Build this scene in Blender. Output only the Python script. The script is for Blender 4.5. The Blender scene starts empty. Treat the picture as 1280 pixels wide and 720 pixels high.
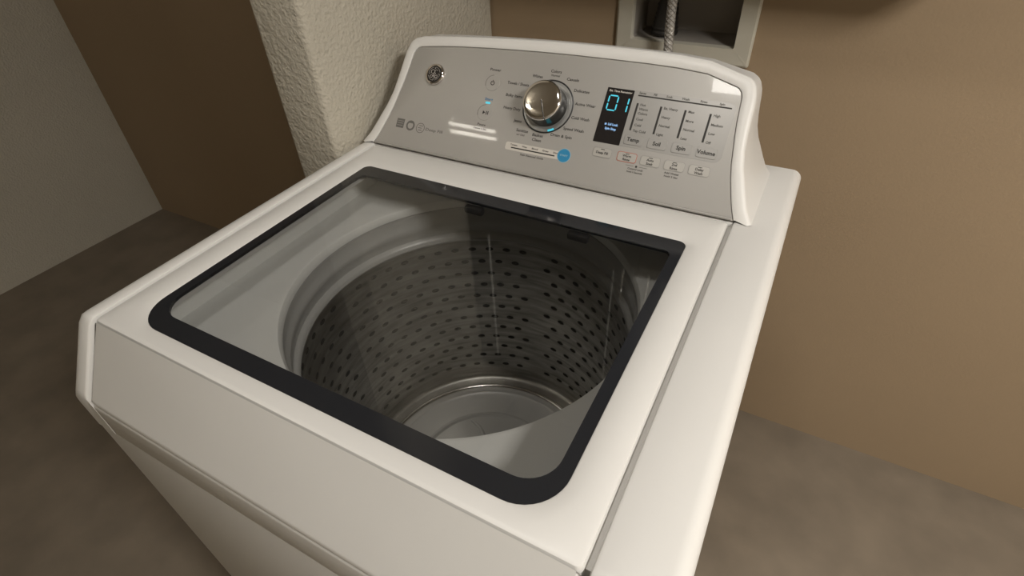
import bpy, bmesh, math, random
from mathutils import Vector, Matrix
random.seed(7)
scene = bpy.context.scene
C = scene.collection

# ------------------------------------------------------------------ camera
ZL = 0.965                      # height of the lid surface above the floor
cam_d = bpy.data.cameras.new('camera')
cam_d.sensor_fit = 'HORIZONTAL'; cam_d.sensor_width = 36.0
cam_d.lens = 677.364 / 1280 * 36.0
cam_d.clip_start = 0.02
cam = bpy.data.objects.new('camera', cam_d); C.objects.link(cam)
_r = Vector((0.87954372, 0.47414857, -0.03982443))
_u = Vector((-0.27589008, 0.57638129, 0.76920041))
_f = Vector((-0.38766933, 0.66555822, -0.63776543))
M = Matrix(((_r.x, _u.x, -_f.x, 0.3694), (_r.y, _u.y, -_f.y, 0.0), (_r.z, _u.z, -_f.z, ZL + 0.4253), (0, 0, 0, 1)))
cam.matrix_world = M
scene.camera = cam

# ------------------------------------------------------------------ world, lights, exposure
w = bpy.data.worlds.new('world'); scene.world = w; w.use_nodes = True
w.node_tree.nodes['Background'].inputs[0].default_value = (1.0, 0.93, 0.82, 1)
w.node_tree.nodes['Background'].inputs[1].default_value = 0.02
scene.view_settings.view_transform = 'Standard'
scene.view_settings.look = 'None'
scene.view_settings.gamma = 1.0
scene.view_settings.use_curve_mapping = False
scene.view_settings.exposure = 0.16

CEIL = 2.32
MAIN_POS = (1.60, -0.10, CEIL - 0.075)
SPOT_POS = (0.12, 0.22, CEIL - 0.030)
def area(name, loc, sx, sy, power, col):
    d = bpy.data.lights.new(name, 'AREA'); d.shape = 'RECTANGLE'; d.size = sx; d.size_y = sy
    d.energy = power; d.color = col
    o = bpy.data.objects.new(name, d); C.objects.link(o); o.location = loc
    return o
area('ceiling_lamp_light', MAIN_POS, 0.40, 0.40, 40.0, (1.0, 0.955, 0.895))
area('downlight_light', SPOT_POS, 0.16, 0.16, 3.4, (1.0, 0.955, 0.895))

# ------------------------------------------------------------------ materials
MATS = {}
def mat(name, col, rough=0.5, metal=0.0, spec=0.5, emit=None, estr=0.0, bump=None, var=None, coat=0.0):
    m = bpy.data.materials.new(name); m.use_nodes = True
    nt = m.node_tree; b = nt.nodes['Principled BSDF']
    b.inputs['Base Color'].default_value = (*col, 1)
    b.inputs['Roughness'].default_value = rough
    b.inputs['Metallic'].default_value = metal
    b.inputs['Specular IOR Level'].default_value = spec
    b.inputs['Coat Weight'].default_value = coat
    if emit:
        b.inputs['Emission Color'].default_value = (*emit, 1); b.inputs['Emission Strength'].default_value = estr
    tc = nt.nodes.new('ShaderNodeTexCoord')
    if var:                      # (scale, amount): slight colour variation
        n = nt.nodes.new('ShaderNodeTexNoise'); n.inputs['Scale'].default_value = var[0]; n.inputs['Detail'].default_value = 4
        nt.links.new(tc.outputs['Object'], n.inputs['Vector'])
        r = nt.nodes.new('ShaderNodeValToRGB')
        r.color_ramp.elements[0].position = 0.3; r.color_ramp.elements[1].position = 0.7
        r.color_ramp.elements[0].color = (*[c * (1 - var[1]) for c in col], 1)
        r.color_ramp.elements[1].color = (*[min(1, c * (1 + var[1])) for c in col], 1)
        nt.links.new(n.outputs['Fac'], r.inputs['Fac']); nt.links.new(r.outputs['Color'], b.inputs['Base Color'])
    if bump:                     # list of (scale, strength, distance, detail)
        prev = None
        for sc_, st, di, de in bump:
            n = nt.nodes.new('ShaderNodeTexNoise'); n.inputs['Scale'].default_value = sc_; n.inputs['Detail'].default_value = de
            nt.links.new(tc.outputs['Object'], n.inputs['Vector'])
            bp = nt.nodes.new('ShaderNodeBump'); bp.inputs['Strength'].default_value = st; bp.inputs['Distance'].default_value = di
            nt.links.new(n.outputs['Fac'], bp.inputs['Height'])
            if prev: nt.links.new(prev.outputs['Normal'], bp.inputs['Normal'])
            prev = bp
        nt.links.new(prev.outputs['Normal'], b.inputs['Normal'])
    MATS[name] = m
    return m
mat('white_enamel', (0.70, 0.69, 0.665), 0.32, var=(6, 0.012))
mat('white_plastic', (0.70, 0.69, 0.665), 0.38, var=(8, 0.012))
mat('silver_paint', (0.37, 0.357, 0.335), 0.42, 0.25, var=(3, 0.02), coat=0.22)
mat('silver_pad', (0.32, 0.312, 0.295), 0.35, 0.2)
mat('silver_button', (0.42, 0.405, 0.375), 0.35, 0.2)
mat('print_dark', (0.025, 0.022, 0.02), 0.6)
mat('print_grey', (0.075, 0.07, 0.064), 0.6)
mat('print_faint', (0.13, 0.125, 0.115), 0.6)
mat('print_red', (0.42, 0.13, 0.09), 0.6)
mat('print_blue', (0.02, 0.16, 0.34), 0.5)
mat('sticker_blue', (0.02, 0.22, 0.42), 0.4)
mat('sticker_ring', (0.25, 0.42, 0.5), 0.4)
mat('sticker_white', (0.56, 0.53, 0.48), 0.5)
mat('display_black', (0.018, 0.016, 0.016), 0.12)
mat('led_cyan', (0.02, 0.2, 0.25), 0.5, emit=(0.10, 0.72, 0.90), estr=0.62)
mat('led_blue_white', (0.05, 0.1, 0.2), 0.5, emit=(0.35, 0.60, 0.95), estr=0.6)
mat('chrome', (0.72, 0.69, 0.66), 0.07, 1.0)
mat('dark_chrome', (0.085, 0.083, 0.08), 0.2, 0.9)
mat('black_plastic', (0.018, 0.018, 0.019), 0.35)
mat('emblem_black', (0.014, 0.011, 0.008), 0.65)
mat('emblem_silver', (0.50, 0.47, 0.44), 0.35, 0.6)
mat('dial_silver', (0.34, 0.34, 0.33), 0.3, 0.4)
mat('frit', (0.018, 0.019, 0.022), 0.10)
mat('tub_plastic', (0.68, 0.685, 0.67), 0.42, var=(5, 0.03))
mat('ring_plastic', (0.36, 0.36, 0.35), 0.32, var=(5, 0.03))
mat('steel_basket', (0.42, 0.41, 0.385), 0.36, 0.9, var=(14, 0.35))
_m = MATS['steel_basket'].node_tree
_n = [n for n in _m.nodes if n.type == 'TEX_NOISE'][0]
_mp = _m.nodes.new('ShaderNodeMapping'); _mp.inputs['Scale'].default_value = (0.9, 0.9, 7.0)
_m.links.new([n for n in _m.nodes if n.type == 'TEX_COORD'][0].outputs['Object'], _mp.inputs['Vector']); _m.links.new(_mp.outputs['Vector'], _n.inputs['Vector'])
mat('steel_bright', (0.75, 0.74, 0.72), 0.15, 1.0)
mat('impeller', (0.74, 0.74, 0.73), 0.35, 0.1)
mat('hole_dark', (0.03, 0.029, 0.027), 0.7)
mat('rubber_grey', (0.10, 0.10, 0.10), 0.6)
mat('wall_cream', (0.60, 0.56, 0.48), 0.85, bump=[(180, 0.3, 0.002, 2.0)])
mat('wall_beige', (0.48, 0.445, 0.37), 0.85, bump=[(150, 0.9, 0.0035, 2.5), (60, 0.35, 0.005, 2.0)], var=(3, 0.03))
mat('wall_beige_shaded', (0.32, 0.235, 0.147), 0.8, bump=[(180, 0.25, 0.0015, 2.0)], var=(2, 0.03))  # beige paint with the warm shade under the cabinet put into the colour
mat('ceiling_paint', (0.55, 0.52, 0.45), 0.9, bump=[(150, 0.3, 0.002, 2.0)])
mat('floor_vinyl', (0.20, 0.165, 0.125), 0.5, var=(7, 0.15))
mat('box_plastic', (0.50, 0.475, 0.40), 0.5)
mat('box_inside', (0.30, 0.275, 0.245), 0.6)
mat('espresso_wood', (0.022, 0.017, 0.013), 0.3, bump=[(60, 0.1, 0.001, 3.0)], var=(9, 0.2))
mat('hose_dark', (0.022, 0.02, 0.018), 0.5)
mat('hose_braid', (0.42, 0.40, 0.37), 0.4, 0.6)
mat('hose_light', (0.40, 0.38, 0.35), 0.5)
mat('lamp_diffuser', (0.8, 0.8, 0.78), 0.4, emit=(1.0, 0.955, 0.895), estr=4.0)
mat('tube_glow', (0.9, 0.9, 0.9), 0.4, emit=(1.0, 0.93, 0.82), estr=45.0)
mat('lamp_white', (0.7, 0.7, 0.68), 0.5)
# window glass of the lid: clear, smoke tinted, mirror-like at grazing angles
g = bpy.data.materials.new('smoked_glass'); g.use_nodes = True
nt = g.node_tree; nt.nodes.clear()
out = nt.nodes.new('ShaderNodeOutputMaterial'); mix = nt.nodes.new('ShaderNodeMixShader')
tr = nt.nodes.new('ShaderNodeBsdfTransparent'); tr.inputs[0].default_value = (0.88, 0.88, 0.875, 1)
gl = nt.nodes.new('ShaderNodeBsdfGlossy'); gl.inputs['Roughness'].default_value = 0.02
fr = nt.nodes.new('ShaderNodeFresnel'); fr.inputs['IOR'].default_value = 1.5
ge = nt.nodes.new('ShaderNodeNewGeometry'); mr = nt.nodes.new('ShaderNodeMapRange')   # same index of refraction seen from either side of the pane
mr.inputs['To Min'].default_value = 1.5; mr.inputs['To Max'].default_value = 1 / 1.5
nt.links.new(ge.outputs['Backfacing'], mr.inputs['Value']); nt.links.new(mr.outputs['Result'], fr.inputs['IOR'])
nt.links.new(fr.outputs[0], mix.inputs[0]); nt.links.new(tr.outputs[0], mix.inputs[1]); nt.links.new(gl.outputs[0], mix.inputs[2])
nt.links.new(mix.outputs[0], out.inputs[0])
MATS['smoked_glass'] = g

# ------------------------------------------------------------------ helpers
def link(name, me, m, parent=None, smooth=None):
    o = bpy.data.objects.new(name, me); C.objects.link(o)
    if m: me.materials.append(MATS[m])
    if smooth is not None:
        for p_ in me.polygons: p_.use_smooth = True
        try: me.set_sharp_from_angle(angle=math.radians(smooth))
        except Exception: pass
    if parent:
        o.parent = parent
    return o
OFF = Vector((0, 0, 0))         # world position of the thing under construction
def from_bm(name, bm, m, parent=None, smooth=None, recalc=True):
    if recalc: bmesh.ops.recalc_face_normals(bm, faces=bm.faces)
    for v in bm.verts: v.co -= OFF
    me = bpy.data.meshes.new(name); bm.to_mesh(me); bm.free()
    return link(name, me, m, parent, smooth)
def add_box(bm, x0, x1, y0, y1, z0, z1, bev=0.0, seg=2):
    vs = [bm.verts.new((x, y, z)) for x in (x0, x1) for y in (y0, y1) for z in (z0, z1)]
    fs = [bm.faces.new([vs[i] for i in q]) for q in ((0, 1, 3, 2), (4, 6, 7, 5), (0, 4, 5, 1), (2, 3, 7, 6), (0, 2, 6, 4), (1, 5, 7, 3))]
    if bev:
        es = list({e for f in fs for e in f.edges})
        bmesh.ops.bevel(bm, geom=es, offset=bev, segments=seg, affect='EDGES', profile=0.5)
def box(name, x0, x1, y0, y1, z0, z1, m, parent=None, bev=0.0, seg=2):
    bm = bmesh.new(); add_box(bm, x0, x1, y0, y1, z0, z1, bev, seg)
    return from_bm(name, bm, m, parent, 40 if bev else None)
def rings(bm, rs, closed=True, cap0=False, cap1=False):
    """rs: list of equal-length loops of 3D points; bridges them in order."""
    L = [[bm.verts.new(p_) for p_ in r] for r in rs]
    n = len(L[0])
    for a, b in zip(L, L[1:]):
        for i in range(n if closed else n - 1):
            j = (i + 1) % n
            bm.faces.new((a[i], a[j], b[j], b[i]))
    if cap0: bm.faces.new(L[0])
    if cap1: bm.faces.new(L[-1])
    return L
def rrect(x0, x1, y0, y1, r, seg=10):
    """rounded rectangle, radii order: front-left, front-right, back-right, back-left"""
    if not isinstance(r, (tuple, list)): r = (r,) * 4
    cs = ((x0 + r[0], y0 + r[0], 180, r[0]), (x1 - r[1], y0 + r[1], 270, r[1]), (x1 - r[2], y1 - r[2], 0, r[2]), (x0 + r[3], y1 - r[3], 90, r[3]))
    P = []
    for cx, cy, a0, rr in cs:
        for k in range(seg + 1):
            a = math.radians(a0 + 90 * k / seg); P.append((cx + rr * math.cos(a), cy + rr * math.sin(a)))
    return P
def at_z(P, z): return [(x, y, z) for x, y in P]
def lathe(bm, cx, cy, prof, n=96, a0=0.0):
    rs = [[(cx + r * math.cos(2 * math.pi * k / n), cy + r * math.sin(2 * math.pi * k / n), z) for k in range(n)] for r, z in prof]
    return rings(bm, rs)
def tube(bm, pts, rad, n=10, cap=True):
    """swept tube; rad is a number or a list"""
    pts = [Vector(p_) for p_ in pts]; rs = []; up = None
    for i, p_ in enumerate(pts):
        d = (pts[min(i + 1, len(pts) - 1)] - pts[max(i - 1, 0)]).normalized()
        if up is None: up = Vector((0, 0, 1)) if abs(d.z) < 0.9 else Vector((1, 0, 0))
        s = d.cross(up).normalized(); up = s.cross(d).normalized()
        r = rad[i] if isinstance(rad, (list, tuple)) else rad
        rs.append([p_ + (s * math.cos(2 * math.pi * k / n) + up * math.sin(2 * math.pi * k / n)) * r for k in range(n)])
    rings(bm, rs, cap0=cap, cap1=cap)
def empty(name, loc, label, cat, group=None):
    o = bpy.data.objects.new(name, None); C.objects.link(o); o.location = loc; o.empty_display_size = 0.1
    o['label'] = label; o['category'] = cat
    if group: o['group'] = group
    return o
def tag(o, label, cat, group=None):
    o['label'] = label; o['category'] = cat
    if group: o['group'] = group
def struct(o, label):
    o['kind'] = 'structure'; o['label'] = label
    return o

# ------------------------------------------------------------------ the room
BW = 1.235                      # face of the back wall
WX = -0.365                     # face of the short wall left of the washer
WE = 0.650                      # front end of that short wall
struct(box('floor', -2.4, 2.3, -2.0, BW + 0.1, -0.05, 0.0, 'floor_vinyl'), 'brown vinyl floor of the laundry room')
struct(box('ceiling', -2.4, 2.3, -2.0, BW + 0.1, CEIL, CEIL + 0.05, 'ceiling_paint'), 'pale painted ceiling above the washer')
struct(box('wall_left', WX - 0.115, WX, WE, BW, 0.0, CEIL, 'wall_beige', bev=0.012, seg=4), 'beige orange-peel textured wall left of the washer')
struct(box('wall_far_left', -2.5, -2.4, -2.0, BW + 0.1, 0, CEIL, 'wall_beige'), 'beige wall far left of the washer')
struct(box('wall_right', 2.3, 2.4, -2.0, BW + 0.1, 0, CEIL, 'wall_cream'), 'beige wall far right of the washer')
struct(box('wall_front', -2.5, 2.4, -2.1, -2.0, 0, CEIL, 'wall_cream'), 'beige wall behind the camera')
# back wall with a cut-out for the outlet box
BX0, BX1 = -0.013, 0.205        # recess of the outlet box
BZ0, BZ1 = ZL + 0.078, ZL + 0.262
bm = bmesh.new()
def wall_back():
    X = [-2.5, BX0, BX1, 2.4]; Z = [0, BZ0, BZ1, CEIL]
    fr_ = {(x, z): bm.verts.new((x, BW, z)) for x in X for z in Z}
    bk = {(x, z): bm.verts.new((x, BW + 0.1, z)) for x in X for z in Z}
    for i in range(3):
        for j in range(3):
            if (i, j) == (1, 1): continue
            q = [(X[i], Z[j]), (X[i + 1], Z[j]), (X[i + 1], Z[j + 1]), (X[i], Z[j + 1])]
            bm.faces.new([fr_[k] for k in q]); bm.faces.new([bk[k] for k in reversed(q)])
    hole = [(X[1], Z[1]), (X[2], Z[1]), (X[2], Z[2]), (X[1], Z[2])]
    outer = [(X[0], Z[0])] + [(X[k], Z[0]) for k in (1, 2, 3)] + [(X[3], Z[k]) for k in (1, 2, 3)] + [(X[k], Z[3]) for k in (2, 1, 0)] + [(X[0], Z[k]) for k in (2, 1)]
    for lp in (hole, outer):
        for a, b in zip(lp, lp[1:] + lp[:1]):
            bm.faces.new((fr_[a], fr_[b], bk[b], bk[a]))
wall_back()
struct(from_bm('wall_back', bm, 'wall_beige_shaded'), 'beige back wall behind the washer, shade painted into its colour')

# ------------------------------------------------------------------ washing machine
OFF = Vector((0, 0.5, 0))
wm = empty('washing_machine', OFF, 'white top-load washing machine with grey control console and glass lid', 'washing machine')
XL_, XR_ = 0.360, 0.392         # reach of the body to the left and right of the knob
YF, YB = 0.118, 0.900           # front and back of the body
TH = math.radians(50); Y0 = 0.7051
TX, TZ = math.cos(TH), math.sin(TH)
def pan(x, t, h=0.0):           # millimetres on the control panel -> world
    return Vector((x / 1000, Y0 + (t * TX - h * TZ) / 1000, ZL + 0.002 + (t * TZ + h * TX) / 1000))

# --- cabinet: four hollow walls, plinth and feet
bm = bmesh.new()
add_box(bm, -XL_ + .004, XR_ - .004, YF, YF + .012, .03, ZL - .162, .003)
add_box(bm, -XL_ + .004, XR_ - .004, YB - .012, YB, .03, ZL - .075, .003)
add_box(bm, -XL_ + .004, -XL_ + .016, YF + .012, YB - .012, .03, ZL - .162, .003)
add_box(bm, XR_ - .016, XR_ - .004, YF + .012, YB - .012, .03, ZL - .162, .003)
from_bm('cabinet', bm, 'white_enamel', wm, 40)
for sx in (-1, 1):
    for y in (YF + .05, YB - .05):
        bm = bmesh.new(); lathe(bm, sx * .30, y, [(0.0001, 0), (.022, 0), (.022, .012), (.010, .014), (.010, .035), (.0001, .035)], 20)
        from_bm('foot', bm, 'rubber_grey', wm, 40)

# --- top deck: side rails, front rail, rear shelf and groove floor
bm = bmesh.new()
for s in (-1, 1):
    xe, rr = (XR_, .016) if s > 0 else (XL_, .026)
    prof = [(.3222, -.085), (.3222, -.004), (.3235, -.001), (.326, 0)] + [(xe - rr + rr * math.sin(math.radians(11.25 * k)), -rr + rr * math.cos(math.radians(11.25 * k))) for k in range(9)] + [(xe, -.085)]
    prof = [(s * x, z) for x, z in prof]
    rings(bm, [[(x, y, ZL + (z + dz if z > -.06 else -.165)) for x, z in prof] for y, dz in ((YF, -.092), (YF + .003, -.086), (.168, -.0075), (.175, -.0008), (.182, 0), (YB, 0))], cap0=True, cap1=True)
    add_box(bm, min(s * .308, s * .325), max(s * .308, s * .325), YF + .062, YB - .02, ZL - .03, ZL - .0095)
add_box(bm, -.3222, .3222, YF, YF + .03, ZL - .165, ZL - .104, .004, 3)
add_box(bm, -.3222, .3222, .706, YB, ZL - .030, ZL - .002, .001)
from_bm('top_deck', bm, 'white_enamel', wm, 40)

# --- tub cover under the lid: plate with round opening
TCY = 0.487
bm = bmesh.new()
N = 128
def ray_rect(a, x0, x1, y0, y1, cx, cy):
    dx, dy = math.cos(a), math.sin(a); t = 9
    if dx > 1e-9: t = min(t, (x1 - cx) / dx)
    if dx < -1e-9: t = min(t, (x0 - cx) / dx)
    if dy > 1e-9: t = min(t, (y1 - cy) / dy)
    if dy < -1e-9: t = min(t, (y0 - cy) / dy)
    return (cx + dx * t, cy + dy * t)
ang = sorted(set([2 * math.pi * k / N for k in range(N)] + [math.atan2(y - TCY, x) % (2 * math.pi) for x in (-.318, .318) for y in (.188, .860)]))
rect = [ray_rect(a, -.318, .318, .188, .860, 0, TCY) for a in ang]
def circ(r): return [(r * math.cos(a), TCY + r * math.sin(a)) for a in ang]
rings(bm, [at_z(rect, ZL - .030), at_z(rect, ZL - .072), at_z(circ(.260), ZL - .072), at_z(circ(.255), ZL - .074), at_z(circ(.2525), ZL - .079), at_z(circ(.2525), ZL - .088), at_z(circ(.30), ZL - .088)])
from_bm('tub_cover', bm, 'tub_plastic', wm, 40)

bm = bmesh.new()
lathe(bm, 0, TCY, [(r, ZL + z) for r, z in ((.275, -.092), (.262, -.090), (.256, -.094), (.2545, -.102), (.2545, -.112), (.2515, -.116), (.2515, -.128), (.2545, -.132), (.2545, -.144), (.250, -.148), (.2475, -.152), (.2475, -.158), (.252, -.163), (.262, -.164))], N)
from_bm('balance_ring', bm, 'ring_plastic', wm, 40)

# --- basket with rows of dimpled holes
RB = .2555
bm = bmesh.new()
rs = []
prof = [(.262, -.162), (RB, -.163)] + [(RB, -.163 - .372 * k / 14) for k in range(1, 15)] + [(.2540, -.545), (.250, -.551), (.242, -.554), (.2265, -.555)]
lathe(bm, 0, TCY, [(r, ZL + z) for r, z in prof], N)
bk = from_bm('basket', bm, 'steel_basket', wm, 40)
bm = bmesh.new()
rows, cols = 12, 48
for j in range(rows):
    z = -.185 - .325 * j / (rows - 1)
    for i in range(cols):
        if (i % 12) in (0,): continue                    # plain vertical bands
        a = 2 * math.pi * (i + .5 * (j % 2)) / cols
        n_ = Vector((-math.cos(a), -math.sin(a), 0)); t_ = Vector((-math.sin(a), math.cos(a), 0)); up = Vector((0, 0, 1))
        c = Vector((RB * math.cos(a), TCY + RB * math.sin(a), ZL + z)) + n_ * .0008
        q = [bm.verts.new(c + t_ * (.0078 * math.cos(2 * math.pi * k / 8)) + up * (.0045 * math.sin(2 * math.pi * k / 8))) for k in range(8)]
        cc = bm.verts.new(c + n_ * .0007)
        for k in range(8): bm.faces.new((q[k], q[(k + 1) % 8], cc))
ho = from_bm('drain_holes', bm, 'hole_dark', bk, None, recalc=False)
ho['kind'] = 'stuff'
bm = bmesh.new()
lathe(bm, 0, TCY, [(r, ZL + z) for r, z in ((.2285, -.557), (.2275, -.551), (.2235, -.549), (.2195, -.551), (.2185, -.557))], N)
from_bm('floor_ring', bm, 'steel_bright', bk, 60)
bm = bmesh.new()
lathe(bm, 0, TCY, [(r, ZL + z) for r, z in ((.2225, -.560), (.216, -.5535), (.205, -.552), (.200, -.5555), (.150, -.556), (.146, -.552), (.142, -.5515), (.138, -.556), (.075, -.548), (.062, -.530), (.045, -.520), (.02, -.517), (.0001, -.5165))], N)
imp = from_bm('impeller', bm, 'impeller', wm, 40)
for k in range(6):
    a = 2 * math.pi * k / 6
    bm = bmesh.new()
    R_ = Matrix.Rotation(a, 4, 'Z')
    pts = []
    for i in range(9):
        u_ = i / 8; r = .055 + .075 * u_; bend = .22 * u_ * u_
        pts.append((R_ @ Vector((r * math.cos(bend), r * math.sin(bend), 0))) + Vector((0, TCY, ZL - .548 - .006 * u_)))
    tube(bm, pts, [.006 * (1 - .5 * i / 8) for i in range(9)], 8)
    from_bm('vane', bm, 'impeller', imp, 50)

# --- lid: white frame with dished border, glass window, front lip
LX = .3165
GX, GY0, GY1 = .278, .1965, .6320
RG = (.045, .045, .012, .012)
def off_rr(d):
    return rrect(-GX - d, GX + d, GY0 - d, GY1 + d, tuple(max(.003, r + d) for r in RG), 10)
bm = bmesh.new()
outer = lambda d: rrect(-LX + d, LX - d, .1735 + d, .7030 - d, (.006, .006, .004, .004), 10)
rings(bm, [at_z(off_rr(-.010), ZL - .016), at_z(off_rr(0), ZL - .014), at_z(off_rr(0), ZL - .0022), at_z(off_rr(.0015), ZL - .0014), at_z(off_rr(.017), ZL), at_z(outer(.004), ZL), at_z(outer(.0012), ZL - .0012), at_z(outer(0), ZL - .004), at_z(outer(0), ZL - .017), at_z(off_rr(-.010), ZL - .016)])
lid = from_bm('lid', bm, 'white_plastic', wm, 35)
lid['label'] = 'white lid frame around the smoked glass window'
inn = rrect(-.2640, .2640, .2210, .6028, (.034, .034, .010, .010), 10)
bm = bmesh.new()
rings(bm, [at_z(off_rr(-.0003), ZL - .0065), at_z(off_rr(-.0003), ZL - .0022), at_z(inn, ZL - .0022), at_z(inn, ZL - .0065), at_z(off_rr(-.0003), ZL - .0065)])
o = from_bm('glass_border', bm, 'frit', lid); o['label'] = 'black printed border of the lid glass'
bm = bmesh.new()
rings(bm, [at_z(inn, ZL - .0062), at_z(inn, ZL - .0022)], cap0=True, cap1=True)
o = from_bm('glass_pane', bm, 'smoked_glass', lid); o['label'] = 'clear smoked glass window of the lid'
# front lip sloping down from the crease
bm = bmesh.new()
lip = [(.1722, -.0012), (.1708, -.0035), (.1200, -.0890), (.1185, -.0920), (.1185, -.0980), (.1230, -.0995), (.1722, -.030)]
xs = [(-LX + .0, .006), (-LX + .004, .0015), (-LX + .012, 0), (0, 0), (LX - .012, 0), (LX - .004, .0015), (LX, .006)]
rings(bm, [[(x, y + (d * .6 if i in (1, 2, 3, 4, 5) else 0), ZL + z - (d * .8 if i < 3 else 0)) for i, (y, z) in enumerate(lip)] for x, d in xs], cap0=True, cap1=True)
o = from_bm('front_lip', bm, 'white_plastic', lid, 35); o['label'] = 'sloped white front grip of the lid'
for x in (-.04, .133):           # hinge catches seen through the rear of the glass
    box('hinge_catch', x - .016, x + .016, .594, .606, ZL - .020, ZL - .0085, 'black_plastic', lid, .003)

# --- console
def mir(P): return [(-x, t) for x, t in reversed(P)]
g_left = [(-322, 0), (-314.5, 18), (-308.5, 36), (-302.5, 56), (-297.5, 77), (-294, 98), (-290.5, 118), (-288, 137), (-286.5, 154), (-285.5, 166), (-284.5, 172), (-282, 178), (-278, 182.5), (-272, 185)]
g_top = [(-230, 189.8), (-185, 193.4), (-140, 196.2), (-92, 198.4), (-40, 200.3), (20, 201.6), (80, 202), (140, 202), (185, 201), (230, 197.5)]
o_left = [(-347, 0), (-336, 18), (-329, 36), (-322, 56), (-315.5, 74), (-310, 97), (-307.5, 119), (-306, 140), (-305, 160), (-303.5, 175), (-300, 190), (-296, 197.5), (-289, 203.5), (-272, 208.5)]
o_top = [(-230, 212.3), (-185, 215.8), (-140, 218.8), (-92, 221.3), (-40, 223.6), (20, 225.2), (80, 226), (140, 226), (185, 225), (230, 221)]
g_out = g_left + g_top + mir(g_left); o_out = o_left + o_top + mir(o_left)
n_ = len(g_out)
def inset(P, d):                # move points towards the middle of the panel
    Q = []
    for i, (x, t) in enumerate(P):
        a = P[max(i - 1, 0)]; b = P[min(i + 1, len(P) - 1)]
        dx, dt = b[0] - a[0], b[1] - a[1]; l = math.hypot(dx, dt)
        Q.append((x + dt / l * d, t - dx / l * d))
    return Q
bm = bmesh.new()
def back_loop(P, y):
    return [Vector((x / 1000, y, ZL + .002 + t * TZ / 1000)) for x, t in P]
# the shell hides behind the outline; its upper edge is measured on the sight line, so the front rim sits 8 mm lower
o_rim = [(x, t - 3 * max(0, min(1, (t - 150) / 50))) for x, t in o_out]
loops = [[pan(x, t, -4) for x, t in g_out], [pan(x, t, 1.2) for x, t in g_out], [pan(x, t, 2.2) for x, t in inset(g_out, -1.5)], [pan(x, t, 2.2) for x, t in inset(o_rim, 7)],
         [pan(x, t, 1.2) for x, t in inset(o_rim, 3)], [pan(x, t, -1.2) for x, t in inset(o_rim, .8)], [pan(x, t, -5) for x, t in o_rim]]
lastl = loops[-1]
loops.append([Vector((v.x, max(v.y + .004, .872), v.z - .0045 * max(0, min(1, (v.z - ZL - .10) / .04)))) for v in lastl])
loops.append([Vector((v.x * .99, max(v.y + .004, .880), ZL + (v.z - ZL) * .965)) for v in lastl])
L = rings(bm, loops, closed=False)
bm.faces.new(L[-1])
con = from_bm('console', bm, 'white_plastic', wm, 50)
con['label'] = 'white console housing behind the control panel'
bm = bmesh.new()
gi = inset(g_out, .6)
rings(bm, [[pan(x, t, -4) for x, t in gi], [pan(x, t, -.4) for x, t in gi], [pan(x, t, 0) for x, t in inset(gi, .8)]], cap0=True, cap1=True)
panel = from_bm('control_panel', bm, 'silver_paint', wm)
panel['label'] = 'silver grey control panel face of the washer'
# rounded lower lip of the panel
bm = bmesh.new()
tube(bm, [pan(-318 + 636 * k / 20, 1.5, .2) for k in range(21)], .0024, 8)
from_bm('panel_trim', bm, 'silver_paint', panel, 50)

# --- flat print on the panel
def plate(name, P, h0, h1, m, parent, bev=0):
    bm = bmesh.new()
    lp = [[pan(x, t, h0) for x, t in P], [pan(x, t, h1) for x, t in P]]
    if bev:
        cx = sum(p_[0] for p_ in P) / len(P); ct = sum(p_[1] for p_ in P) / len(P)
        lp[1] = [pan(x, t, h1 - bev) for x, t in P]
        lp.append([pan(x + (cx - x) * bev / max(abs(cx - x), 1) * .7, t + (ct - t) * bev / max(abs(ct - t), 1) * .7, h1) for x, t in P])
    rings(bm, lp, cap0=True, cap1=True)
    return from_bm(name, bm, m, parent, 30)
def prect(x0, x1, t0, t1, r=0.01, seg=6): return rrect(x0, x1, t0, t1, r, seg)
def pcirc(cx, ct, r, n=40): return [(cx + r * math.cos(2 * math.pi * k / n), ct + r * math.sin(2 * math.pi * k / n)) for k in range(n)]
def pring(name, cx, ct, r0, r1, h0, h1, m, parent, a0=0, a1=360, n=48):
    bm = bmesh.new(); full = (a1 - a0) >= 360
    k_ = n if full else n + 1
    A = [math.radians(a0 + (a1 - a0) * k / n) for k in range(k_)]
    f_ = lambda r, h: [pan(cx + r * math.cos(a), ct + r * math.sin(a), h) for a in A]
    rings(bm, [f_(r0, h0), f_(r0, h1), f_(r1, h1), f_(r1, h0), f_(r0, h0)], closed=full)
    return from_bm(name, bm, m, parent, 40)
TEXTS = []
def text(s, x, t, size=6.0, align='CENTER', m='print_dark', width=None, parent=None, h=.15, name='lettering', bold=0.0):
    cu = bpy.data.curves.new('lettering', 'FONT'); cu.body = s; cu.size = size; cu.align_x = align; cu.align_y = 'CENTER'; cu.resolution_u = 2
    cu.offset = bold + .13
    ob = bpy.data.objects.new('lettering_source', cu); C.objects.link(ob)
    TEXTS.append((ob, s, x, t, align, m, width, parent or panel, h, name))
def flush_text():
    dg = bpy.context.evaluated_depsgraph_get()
    for ob, s, x, t, align, m, width, parent, h, name in TEXTS:
        me = bpy.data.meshes.new_from_object(ob.evaluated_get(dg))
        xs_ = [v.co.x for v in me.vertices]
        sx = 1.0
        if width and xs_: sx = width / (max(xs_) - min(xs_))
        for v in me.vertices: v.co = pan(x + v.co.x * sx, t + v.co.y, h) - OFF
        me.materials.clear()
        o = link(name, me, m, parent)
        cu = ob.data; bpy.data.objects.remove(ob); bpy.data.curves.remove(cu)
    TEXTS.clear()

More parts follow.
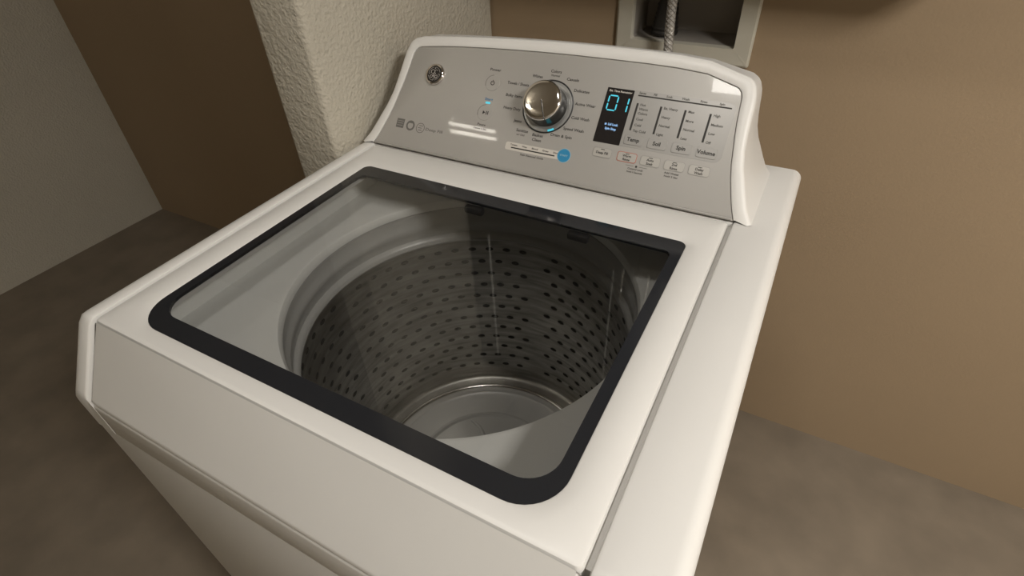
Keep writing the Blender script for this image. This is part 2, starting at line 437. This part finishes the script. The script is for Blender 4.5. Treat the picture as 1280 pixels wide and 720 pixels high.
# dial labels (left starts / right ends as printed round the knob)
for s, x, t, wd in (('Towels / Sheets', -83, 143.9, 40), ('Bulky Items', -80, 123.6, 31), ('Heavy Duty', -78, 102.6, 32), ('Jeans', -52, 84, 14.5), ('Sanitize', -43.5, 69.4, 22)):
    text(s, x, t, 6.6, 'LEFT', width=wd)
text('w/ Oxi', -41, 62.5, 4.6, 'LEFT', 'print_grey', 15)
text('Whites', -32, 160.5, 6.6, width=19)
text('Colors', -2, 172, 6.8, width=19)
text('Normal', -1.5, 165.5, 4.8, m='print_grey', width=15)
text('Casuals', 19, 162.6, 6.4, 'LEFT', width=21)
text('Delicates', 36.2, 146.6, 6.4, 'LEFT', width=26)
text('Active Wear', 44.6, 126.2, 6.4, 'LEFT', width=34.5)
text('Cold Wash', 44.4, 104, 6.4, 'LEFT', width=30.5)
text('Speed Wash', 36.3, 85.3, 6.4, 'LEFT', width=35)
text('Drain & Spin', 18, 72.2, 6.4, 'LEFT', width=36.5)
text('Basket', -3.5, 66.5, 6.4, width=19)
text('Clean', -3.0, 58.8, 6.4, width=16.5)
# power and start keys
text('Power', -111.5, 161.6, 6.2, width=21)
text('Start', -109, 111.3, 6.0, m='print_blue', width=15.5)
text('Pause', -110, 67.5, 5.4, m='print_grey', width=16)
text('Cancel 3 Sec', -111, 60.6, 4.4, m='print_grey', width=25)
def round_key(t):
    k_ = plate('key', pcirc(-110, t, 13.2), .0, .8, 'silver_paint', panel, .5)
    pring('key_rim', -110, t, 13.2, 13.9, .0, .25, 'print_grey', k_, 95, 205)
    return k_
k1 = round_key(139); k2 = round_key(88)
pring('power_symbol', -110, 139, 2.5, 3.9, .8, .95, 'print_dark', k1, 115, 425)
plate('power_stroke', prect(-110.6, -109.4, 139.5, 144.4), .8, .95, 'print_dark', k1)
plate('play_symbol', [(-113.6, 85), (-108.6, 88.2), (-113.6, 91.4)], .8, .95, 'print_dark', k2)
for x in (-106.6, -103.6): plate('pause_bar', prect(x - .8, x + .8, 85.2, 91.2), .8, .95, 'print_dark', k2)
o = plate('indicator_light', prect(-113.5, -104.5, 103.5, 107, 1.4), 0, .5, 'led_cyan', panel); o['label'] = 'small lit cyan indicator under the word Start'

# badges at the lower left
sq = plate('badge', prect(-282.5, -266, 35.5, 52), 0, .12, 'print_faint', panel)
for k in range(3): plate('badge_line', prect(-280.5, -268, 39.6 + 4 * k, 40.4 + 4 * k), .12, .2, 'silver_pad', sq)
pring('badge', -251.5, 42.8, 5.8, 9.2, 0, .12, 'print_faint', panel)
plate('badge_line', prect(-256, -247, 47, 49.6), .0, .16, 'print_faint', panel)
pring('badge', -229.3, 41.8, 7.9, 9.0, 0, .12, 'print_faint', panel)
for k, (x0, x1) in enumerate(((-233, -225.6), (-234.5, -226.5), (-232.5, -224.5))): plate('badge_line', prect(x0, x1, 37.2 + 4 * k, 38.4 + 4 * k), 0, .12, 'print_faint', panel)
text('Deep Fill', -199.5, 41.5, 7.0, m='print_faint', width=36)

# stain guide strip and round blue sticker
st = plate('guide_strip', prect(-55, 47, 35.2, 48.2, 3.5), 0, .2, 'sticker_white', panel); st['label'] = 'pale strip of the stain removal guide'
plate('strip_line', prect(-44, 35, 38.6, 40.6), .2, .35, 'print_dark', st)
for s, x, wd in (('Tomato', -40, 13), ('Wine', -20.5, 9), ('Blood', -1.5, 11), ('Grass', 17.5, 11), ('Dirt', 35, 7.5)):
    text(s, x, 44.3, 3.8, m='print_grey', width=wd, parent=st, h=.32)
text('Stain Removal Guide', -3.5, 31.2, 4.4, m='print_grey', width=42)
bs = plate('round_sticker', pcirc(50.3, 43, 10.4), 0, .5, 'sticker_blue', panel); bs['label'] = 'round blue sticker beside the stain guide'
pring('sticker_rim', 50.3, 43, 10.4, 11.4, 0, .4, 'sticker_ring', bs)
text('START', 50.3, 43, 3.8, m='sticker_ring', width=13, parent=bs, h=.6)

# display
dsp = plate('display', prect(90, 132.6, 74, 159.2, 1.0), 0, .5, 'display_black', panel); dsp['label'] = 'black display window showing 01 in cyan'
text('Est. Time Remaining', 111.5, 154.6, 4.2, m='sticker_white', width=36, parent=dsp, h=.65)
def seg(x0, t0, x1, t1, wd, skew=0):
    dx, dt = x1 - x0, t1 - t0; l = math.hypot(dx, dt); nx, nt_ = -dt / l * wd, dx / l * wd; ex, et = dx / l * wd, dt / l * wd
    P = [(x0 - ex * .0, t0 - et * .0), (x0 + ex + nx, t0 + et + nt_), (x1 - ex + nx, t1 - et + nt_), (x1, t1), (x1 - ex - nx, t1 - et - nt_), (x0 + ex - nx, t0 + et - nt_)]
    plate('digit_segment', P, .5, .75, 'led_cyan', dsp)
XL, XR, TT, TM, TB = 96.5, 110.8, 147.4, 136, 124.8
for a in (((XL + .8, TT), (XR - .8, TT)), ((XL + .8, TB), (XR - .8, TB)), ((XL, TT - .8), (XL, TM + .8)), ((XL, TM - .8), (XL, TB + .8)), ((XR, TT - .8), (XR, TM + .8)), ((XR, TM - .8), (XR, TB + .8)), ((127.8, TT - 1.2), (127.8, TM + .8)), ((127.8, TM - .8), (127.8, TB + .2))):
    seg(*a[0], *a[1], .95)
text('Lid Lock', 114, 103.3, 4.8, m='led_blue_white', width=16, parent=dsp, h=.65, bold=.12)
text('Spin Stop', 112, 96.6, 4.8, m='led_blue_white', width=18, parent=dsp, h=.65, bold=.12)
plate('lock_symbol', prect(101, 104, 101.7, 104.6), .5, .7, 'led_blue_white', dsp)

# grey option pad right of the display
pad = plate('option_pad', prect(132.8, 282, 74, 160.3, (1, 10, 10, 1)), 0, .25, 'silver_pad', panel); pad['label'] = 'darker grey option pad beside the display'
plate('pad_line', prect(139.5, 276, 152.0, 154.0), .25, .4, 'print_dark', pad)
for s, x in (('Sense', 145.5), ('Fill', 165), ('Soak', 186), ('Wash', 210), ('Rinse', 236), ('Spin', 262)):
    text(s, x, 157, 4.6, m='print_grey', parent=pad, h=.4)
for x, labels, bt in ((142.4, (('Hot', 139.6), ('Warm', 133), ('Colors', 126.6), ('Cool', 117.6), ('Cold', 108.6), ('Tap Cold', 99.8)), 'Temp'),
                      (178.4, (('Ex. Heavy', 139.6), ('Heavy', 126.2), ('Normal', 113.4), ('Light', 100.2)), 'Soil'),
                      (214.4, (('Max', 139.6), ('More', 126.2), ('Normal', 113.4), ('Less', 100.2)), 'Spin'),
                      (250.4, (('High', 139.6), ('Medium', 126.2), ('Low', 113.4), ('Off', 100.2)), 'Volume')):
    plate('scale_line', prect(x - 1.5, x + 1.5, 99.6, 141.4), .25, .4, 'print_dark', pad)
    for s, t in labels: text(s, x + 4.2, t, 5.2, 'LEFT', 'print_grey', parent=pad, h=.4)
    kp = plate('key', prect(x - 4.5, x + 24, 78, 93, 2.5), .25, 1.1, 'silver_pad', pad, .5)
    text(bt, x + 9.2, 85.6, 8.2, parent=kp, h=1.25, bold=.1)
# small keys below
for x, a, b, red in ((110, 'Deep Fill', None, 0), (149.5, 'Warm', 'Rinse', 1), (185.5, 'Auto', 'Soak', 0), (221.5, '2nd', 'Rinse', 0), (257.5, 'Delay', 'Wash', 0)):
    kp = plate('key', prect(x - 14.5, x + 14.5, 52, 65.6, 3), 0, .9, 'silver_button', panel, .5)
    bm = bmesh.new()
    P0, P1 = prect(x - 15.2, x + 15.2, 51.3, 66.3, 3.6), prect(x - 14.3, x + 14.3, 52.2, 65.4, 2.8)
    rings(bm, [[pan(*q, 0) for q in P0], [pan(*q, .55) for q in P0], [pan(*q, .55) for q in P1], [pan(*q, 0) for q in P1]])
    from_bm('key_rim', bm, 'print_red' if red else 'silver_pad', kp)
    plate('key_mark', prect(x - 3, x + 3, 63.2, 64.2), .9, 1.0, 'print_dark', kp)
    if b:
        text(a, x, 60.4, 5.2, parent=kp, h=1.05); text(b, x, 55, 5.2, parent=kp, h=1.05)
    else:
        text(a, x, 58.2, 5.4, parent=kp, h=1.05)
plate('lock_dot', pcirc(167.4, 47.6, 1.7, 16), 0, .2, 'print_dark', panel)
for x0, x1 in ((151, 163), (171.5, 184)): plate('bracket_line', prect(x0, x1, 47.3, 48), 0, .15, 'print_faint', panel)
text('Control Lock', 167, 43.2, 4.0, m='print_grey', width=24)
text('Hold 3 Seconds', 167, 38.6, 3.6, m='print_grey', width=24)
text('Add Water', 221, 47.4, 4.0, m='print_grey', width=22)
text('Hold 3 Sec', 221, 42.6, 3.6, m='print_grey', width=20)
flush_text()

# --- emblem
EX, ET = -227.5, 138.8
def plathe(name, cx, ct, prof, m, parent, n=64, smooth=40):
    bm = bmesh.new()
    rs = [[pan(cx + r * math.cos(2 * math.pi * k / n), ct + r * math.sin(2 * math.pi * k / n), h) for k in range(n)] for r, h in prof]
    rings(bm, rs)
    return from_bm(name, bm, m, parent, smooth)
em = plathe('emblem', EX, ET, [(19, 0), (19, 2.0), (18.4, 3.4), (17.2, 4.6), (15.6, 4.8), (14.6, 4)], 'chrome', wm); em['label'] = 'round chrome maker emblem with script monogram on dark disc'
plathe('emblem_disc', EX, ET, [(14.8, 3.9), (13, 4.1), (.01, 4.3)], 'emblem_black', em)
def ptube(name, pts, r, m, parent, n=6, h=4.6):
    bm = bmesh.new(); tube(bm, [pan(EX + x, ET + t, h) for x, t in pts], r / 1000, n)
    return from_bm(name, bm, m, parent, 50)
def arc(cx, ct, r, a0, a1, n=16, sx=1): return [(cx + sx * r * math.cos(math.radians(a0 + (a1 - a0) * k / n)), ct + r * math.sin(math.radians(a0 + (a1 - a0) * k / n))) for k in range(n + 1)]
# script letters: two upper loops, two lower curls, and four swashes round the rim
ptube('monogram', arc(-3.6, 3.6, 3.4, 20, 330) + [(-1.0, -1.0), (-2.2, -5.6)] + arc(-4.8, -5.0, 2.4, -20, -330), .5, 'emblem_silver', em)
ptube('monogram', arc(3.6, 3.8, 3.2, 40, 260) + arc(3.8, -4.4, 3.6, 120, 420) + arc(3.8, -4.6, 1.6, 60, 300), .5, 'emblem_silver', em)
for a in (20, 110, 200, 290):
    ptube('monogram_swash', arc(0, 0, 11.6, a, a + 62) + arc(10.2 * math.cos(math.radians(a + 66)), 10.2 * math.sin(math.radians(a + 66)), 1.4, a + 66, a + 260, 8), .36, 'emblem_silver', em)

# --- knob
KX, KT = 0, 115
kn = plathe('knob', KX, KT, [(33, .4), (32.6, 4), (31.4, 12), (31, 24), (31.6, 27)], 'dark_chrome', wm, 96); kn['label'] = 'large round chrome cycle selector knob'
plathe('dial_ring', KX, KT, [(43.6, 0), (43.6, 1.1), (42.9, 1.4), (41.9, 1.4), (41.4, .8)], 'black_plastic', kn, 96)
plathe('dial_face', KX, KT, [(41.6, .5), (40, .75), (35, .75), (34, .2), (32, .2)], 'dial_silver', kn, 96)
cap = plathe('knob_cap', KX, KT, [(31.4, 26), (32.2, 27.2), (32.2, 28.6), (31.4, 30), (29.6, 31.2), (26, 31.9), (18, 32.3), (9, 32.5), (.01, 32.55)], 'chrome', kn, 96, 60)
cap['label'] = 'mirror chrome face of the knob'
a = math.radians(-65)
bm = bmesh.new()
pts = [pan(KX + r * math.cos(a), KT + r * math.sin(a), hh) for r, hh in ((1, 32.5), (10, 32.45), (18, 32.25), (25, 31.95), (28.5, 31.5), (31, 30.3), (32.3, 28.2))]
tube(bm, pts, .0008, 6)
from_bm('pointer_groove', bm, 'black_plastic', cap, 50)
a = math.radians(-65.5)
P = []
for r, sgn in ((38.2, 1), (41.2, -1)):
    for k in range(9):
        b = a + sgn * math.radians(-7.5 + 15 * k / 8); P.append((KX + r * math.cos(b), KT + r * math.sin(b)))
o = plate('cycle_light', P, .6, 1.1, 'led_cyan', kn); o['label'] = 'lit cyan cycle light at the edge of the dial'

# ------------------------------------------------------------------ outlet box in the back wall
OFF = Vector((.096, BW, BZ0))
ob = empty('outlet_box', OFF, 'off-white recessed washer outlet box in the back wall', 'outlet box')
bm = bmesh.new()
def vloop(x0, x1, z0, z1, y, r): return [(x, y, z) for x, z in rrect(x0, x1, z0, z1, r, 4)]
rings(bm, [vloop(BX0 - .034, BX1 + .034, BZ0 - .034, BZ1 + .034, BW + .000, .004), vloop(BX0 - .034, BX1 + .034, BZ0 - .034, BZ1 + .034, BW - .007, .004), vloop(BX0 - .030, BX1 + .030, BZ0 - .030, BZ1 + .030, BW - .010, .004),
           vloop(BX0, BX1, BZ0, BZ1, BW - .010, .004), vloop(BX0 + .002, BX1 - .002, BZ0 + .002, BZ1 - .002, BW + .004, .004)])
from_bm('frame', bm, 'box_plastic', ob, 30)
bm = bmesh.new()
rings(bm, [vloop(BX0 + .001, BX1 - .001, BZ0 + .001, BZ1 - .001, BW + .002, .004), vloop(BX0 + .004, BX1 - .004, BZ0 + .004, BZ1 - .004, BW + .088, .004)], cap1=True)
from_bm('recess', bm, 'box_inside', ob, 30)
for x, m_ in ((.075, 'hose_light'), (.155, 'hose_light')):
    bm = bmesh.new()
    tube(bm, [(x, BW + .05, BZ1), (x, BW + .05, BZ1 - .05)], .011, 14); tube(bm, [(x, BW + .062, BZ1 - .055), (x, BW + .004, BZ1 - .055)], .012, 14)
    v = from_bm('valve', bm, m_, ob, 50)
    bm = bmesh.new(); tube(bm, [(x - .022, BW + .004, BZ1 - .048), (x + .022, BW + .004, BZ1 - .048)], .005, 10)
    from_bm('lever', bm, 'print_red' if x > .1 else 'print_blue', v, 50)

# dark ribbed drain boot standing in the box
OFF = Vector((.047, BW + .045, BZ0 + .006))
bm = bmesh.new()
pts, rad = [], []
for k in range(34):
    u_ = k / 33
    pts.append((.047 + .004 * u_, BW + .040, BZ0 + .0055 + .150 * u_)); base = .0235 * (1 - u_) ** .8 + .005
    rad.append(base + (.0013 if k % 2 else -.0005) * (1 - .5 * u_))
tube(bm, pts, rad, 20)
o = from_bm('drain_boot', bm, 'hose_dark', None, 40); o.location = OFF
tag(o, 'black ribbed tapering drain boot inside the wall outlet box', 'drain hose')
# braided supply hose hanging from the box in front of the wall
OFF = Vector((.0785, BW - .04, 0.5))
hp = [(.075, BW - .0135, BZ1 - .056), (.075, BW - .020, BZ1 - .060), (.0755, BW - .034, BZ1 - .075), (.076, BW - .040, BZ1 - .100), (.0775, BW - .042, BZ1 - .14), (.082, BW - .046, BZ1 - .19), (.088, BW - .052, BZ1 - .25), (.10, BW - .07, BZ1 - .36), (.11, BW - .10, BZ1 - .50), (.11, BW - .16, BZ1 - .60)]
def catmull(P, n=8):
    P = [Vector(p_) for p_ in P]; Q = []
    for i in range(len(P) - 1):
        p0, p1, p2, p3 = P[max(i - 1, 0)], P[i], P[i + 1], P[min(i + 2, len(P) - 1)]
        for k in range(n):
            t = k / n; Q.append(.5 * ((2 * p1) + (p2 - p0) * t + (2 * p0 - 5 * p1 + 4 * p2 - p3) * t * t + (3 * p1 - p0 - 3 * p2 + p3) * t ** 3))
    Q.append(P[-1]); return Q
hc = catmull(hp)
root = empty('supply_hose', OFF, 'grey braided water supply hose hanging from the outlet box', 'hose')
bm = bmesh.new(); tube(bm, hc, .0085, 14)
from_bm('hose_core', bm, 'hose_light', root, 60)
bm = bmesh.new()
# two families of helical strands
def frame_at(i):
    d = (hc[min(i + 1, len(hc) - 1)] - hc[max(i - 1, 0)]).normalized(); s = d.cross(Vector((1, 0, 0.01))).normalized(); return s, s.cross(d)
fine = []
for i in range(len(hc) - 1):
    for k in range(4): fine.append((hc[i].lerp(hc[i + 1], k / 4), i))
ln = 0; acc = []
for i, (q, _) in enumerate(fine):
    if i: ln += (q - fine[i - 1][0]).length
    acc.append(ln)
for fam in (1, -1):
    for s0 in range(6):
        pts = []
        for (q, i), l in zip(fine, acc):
            s, u_ = frame_at(i); an = fam * l / .0085 * 1.0 + 2 * math.pi * s0 / 6
            pts.append(q + (s * math.cos(an) + u_ * math.sin(an)) * (.0088 + .0002 * fam))
        tube(bm, pts, .0009, 4, False)
o = from_bm('braid', bm, 'hose_braid', root, 60); o['kind'] = 'stuff'
bm = bmesh.new(); tube(bm, [hc[2], hc[10]], [.0125, .0115], 6)
from_bm('hose_nut', bm, 'steel_bright', root, 30)

# ------------------------------------------------------------------ dark wall cabinet above the washer
CY0 = 1.030; CZ0, CZ1 = ZL + .306, ZL + .93
OFF = Vector((.122, BW, CZ0))
cb = empty('wall_cabinet', OFF, 'dark brown wall cabinet above the washer, mirrored in the lid glass', 'cabinet')
box('body', -.358, .602, CY0 + .020, BW - .001, CZ0, CZ1, 'espresso_wood', cb, .002)
for x0 in (-.357, .124):
    x1 = x0 + .476; z0, z1 = CZ0 + .002, CZ1 - .002
    bm = bmesh.new()
    rings(bm, [vloop(x0, x1, z0, z1, CY0 + .019, .002), vloop(x0, x1, z0, z1, CY0 + .001, .002), vloop(x0 + .001, x1 - .001, z0 + .001, z1 - .001, CY0, .002), vloop(x0 + .056, x1 - .056, z0 + .075, z1 - .056, CY0, .002),
               vloop(x0 + .062, x1 - .062, z0 + .081, z1 - .062, CY0 + .009, .002)], cap0=True, cap1=True)
    d_ = from_bm('door', bm, 'espresso_wood', cb, 30)
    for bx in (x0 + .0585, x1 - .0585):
        box('bevel_glint', bx - .0028, bx + .0028, CY0 + .001, CY0 + .008, z0 + .085, z1 - .066, 'lamp_white', d_, .001)  # pale strips painting the glint along the door bevels
    hx = x1 - .028 if x0 < 0 else x0 + .028
    bm = bmesh.new(); tube(bm, [(hx, CY0, z0 + .05), (hx, CY0 - .024, z0 + .052), (hx, CY0 - .024, z0 + .148), (hx, CY0, z0 + .15)], .004, 10)
    from_bm('handle', bm, 'steel_bright', d_, 50)

# ------------------------------------------------------------------ ceiling lamps
OFF = Vector((MAIN_POS[0], MAIN_POS[1], CEIL))
lp = empty('ceiling_lamp', OFF, 'square white ceiling lamp above the front of the washer', 'lamp')
x, y = MAIN_POS[0], MAIN_POS[1]
bm = bmesh.new()
rings(bm, [at_z(rrect(x - .20, x + .20, y - .20, y + .20, .02, 5), CEIL), at_z(rrect(x - .20, x + .20, y - .20, y + .20, .02, 5), CEIL - .06), at_z(rrect(x - .185, x + .185, y - .185, y + .185, .02, 5), CEIL - .065), at_z(rrect(x - .185, x + .185, y - .185, y + .185, .02, 5), CEIL - .05)])
from_bm('housing', bm, 'lamp_white', lp, 30)
box('diffuser', x - .184, x + .184, y - .184, y + .184, CEIL - .062, CEIL - .052, 'lamp_diffuser', lp)
x, y = SPOT_POS[0], SPOT_POS[1]
OFF = Vector((x, y, CEIL))
lp = empty('downlight', OFF, 'small round ceiling downlight over the front of the washer', 'lamp')
bm = bmesh.new(); lathe(bm, x, y, [(.130, CEIL), (.130, CEIL - .012), (.124, CEIL - .022), (.116, CEIL - .022), (.112, CEIL - .012)], 40)
from_bm('trim_ring', bm, 'lamp_white', lp, 40)
bm = bmesh.new(); lathe(bm, x, y, [(.114, CEIL - .012), (.060, CEIL - .016), (.0005, CEIL - .017)], 40)
from_bm('diffuser', bm, 'lamp_diffuser', lp, 40)
OFF = Vector((-1.01, -.174, CEIL))
lp = empty('tube_lamp', OFF, 'twin-tube ceiling lamp in the room left of the washer', 'lamp')
box('housing', -1.17, -.85, -.216, -.132, CEIL - .030, CEIL, 'dark_chrome', lp, .006)
for y in (-.195, -.153):
    bm = bmesh.new(); tube(bm, [(-1.14, y, CEIL - .115), (-.88, y, CEIL - .115)], .0080, 14)
    t_ = from_bm('tube', bm, 'tube_glow', lp, 50)
    for xx in (-1.15, -.87): box('tube_holder', xx - .01, xx + .01, y - .012, y + .012, CEIL - .130, CEIL - .028, 'lamp_white', lp, .002)
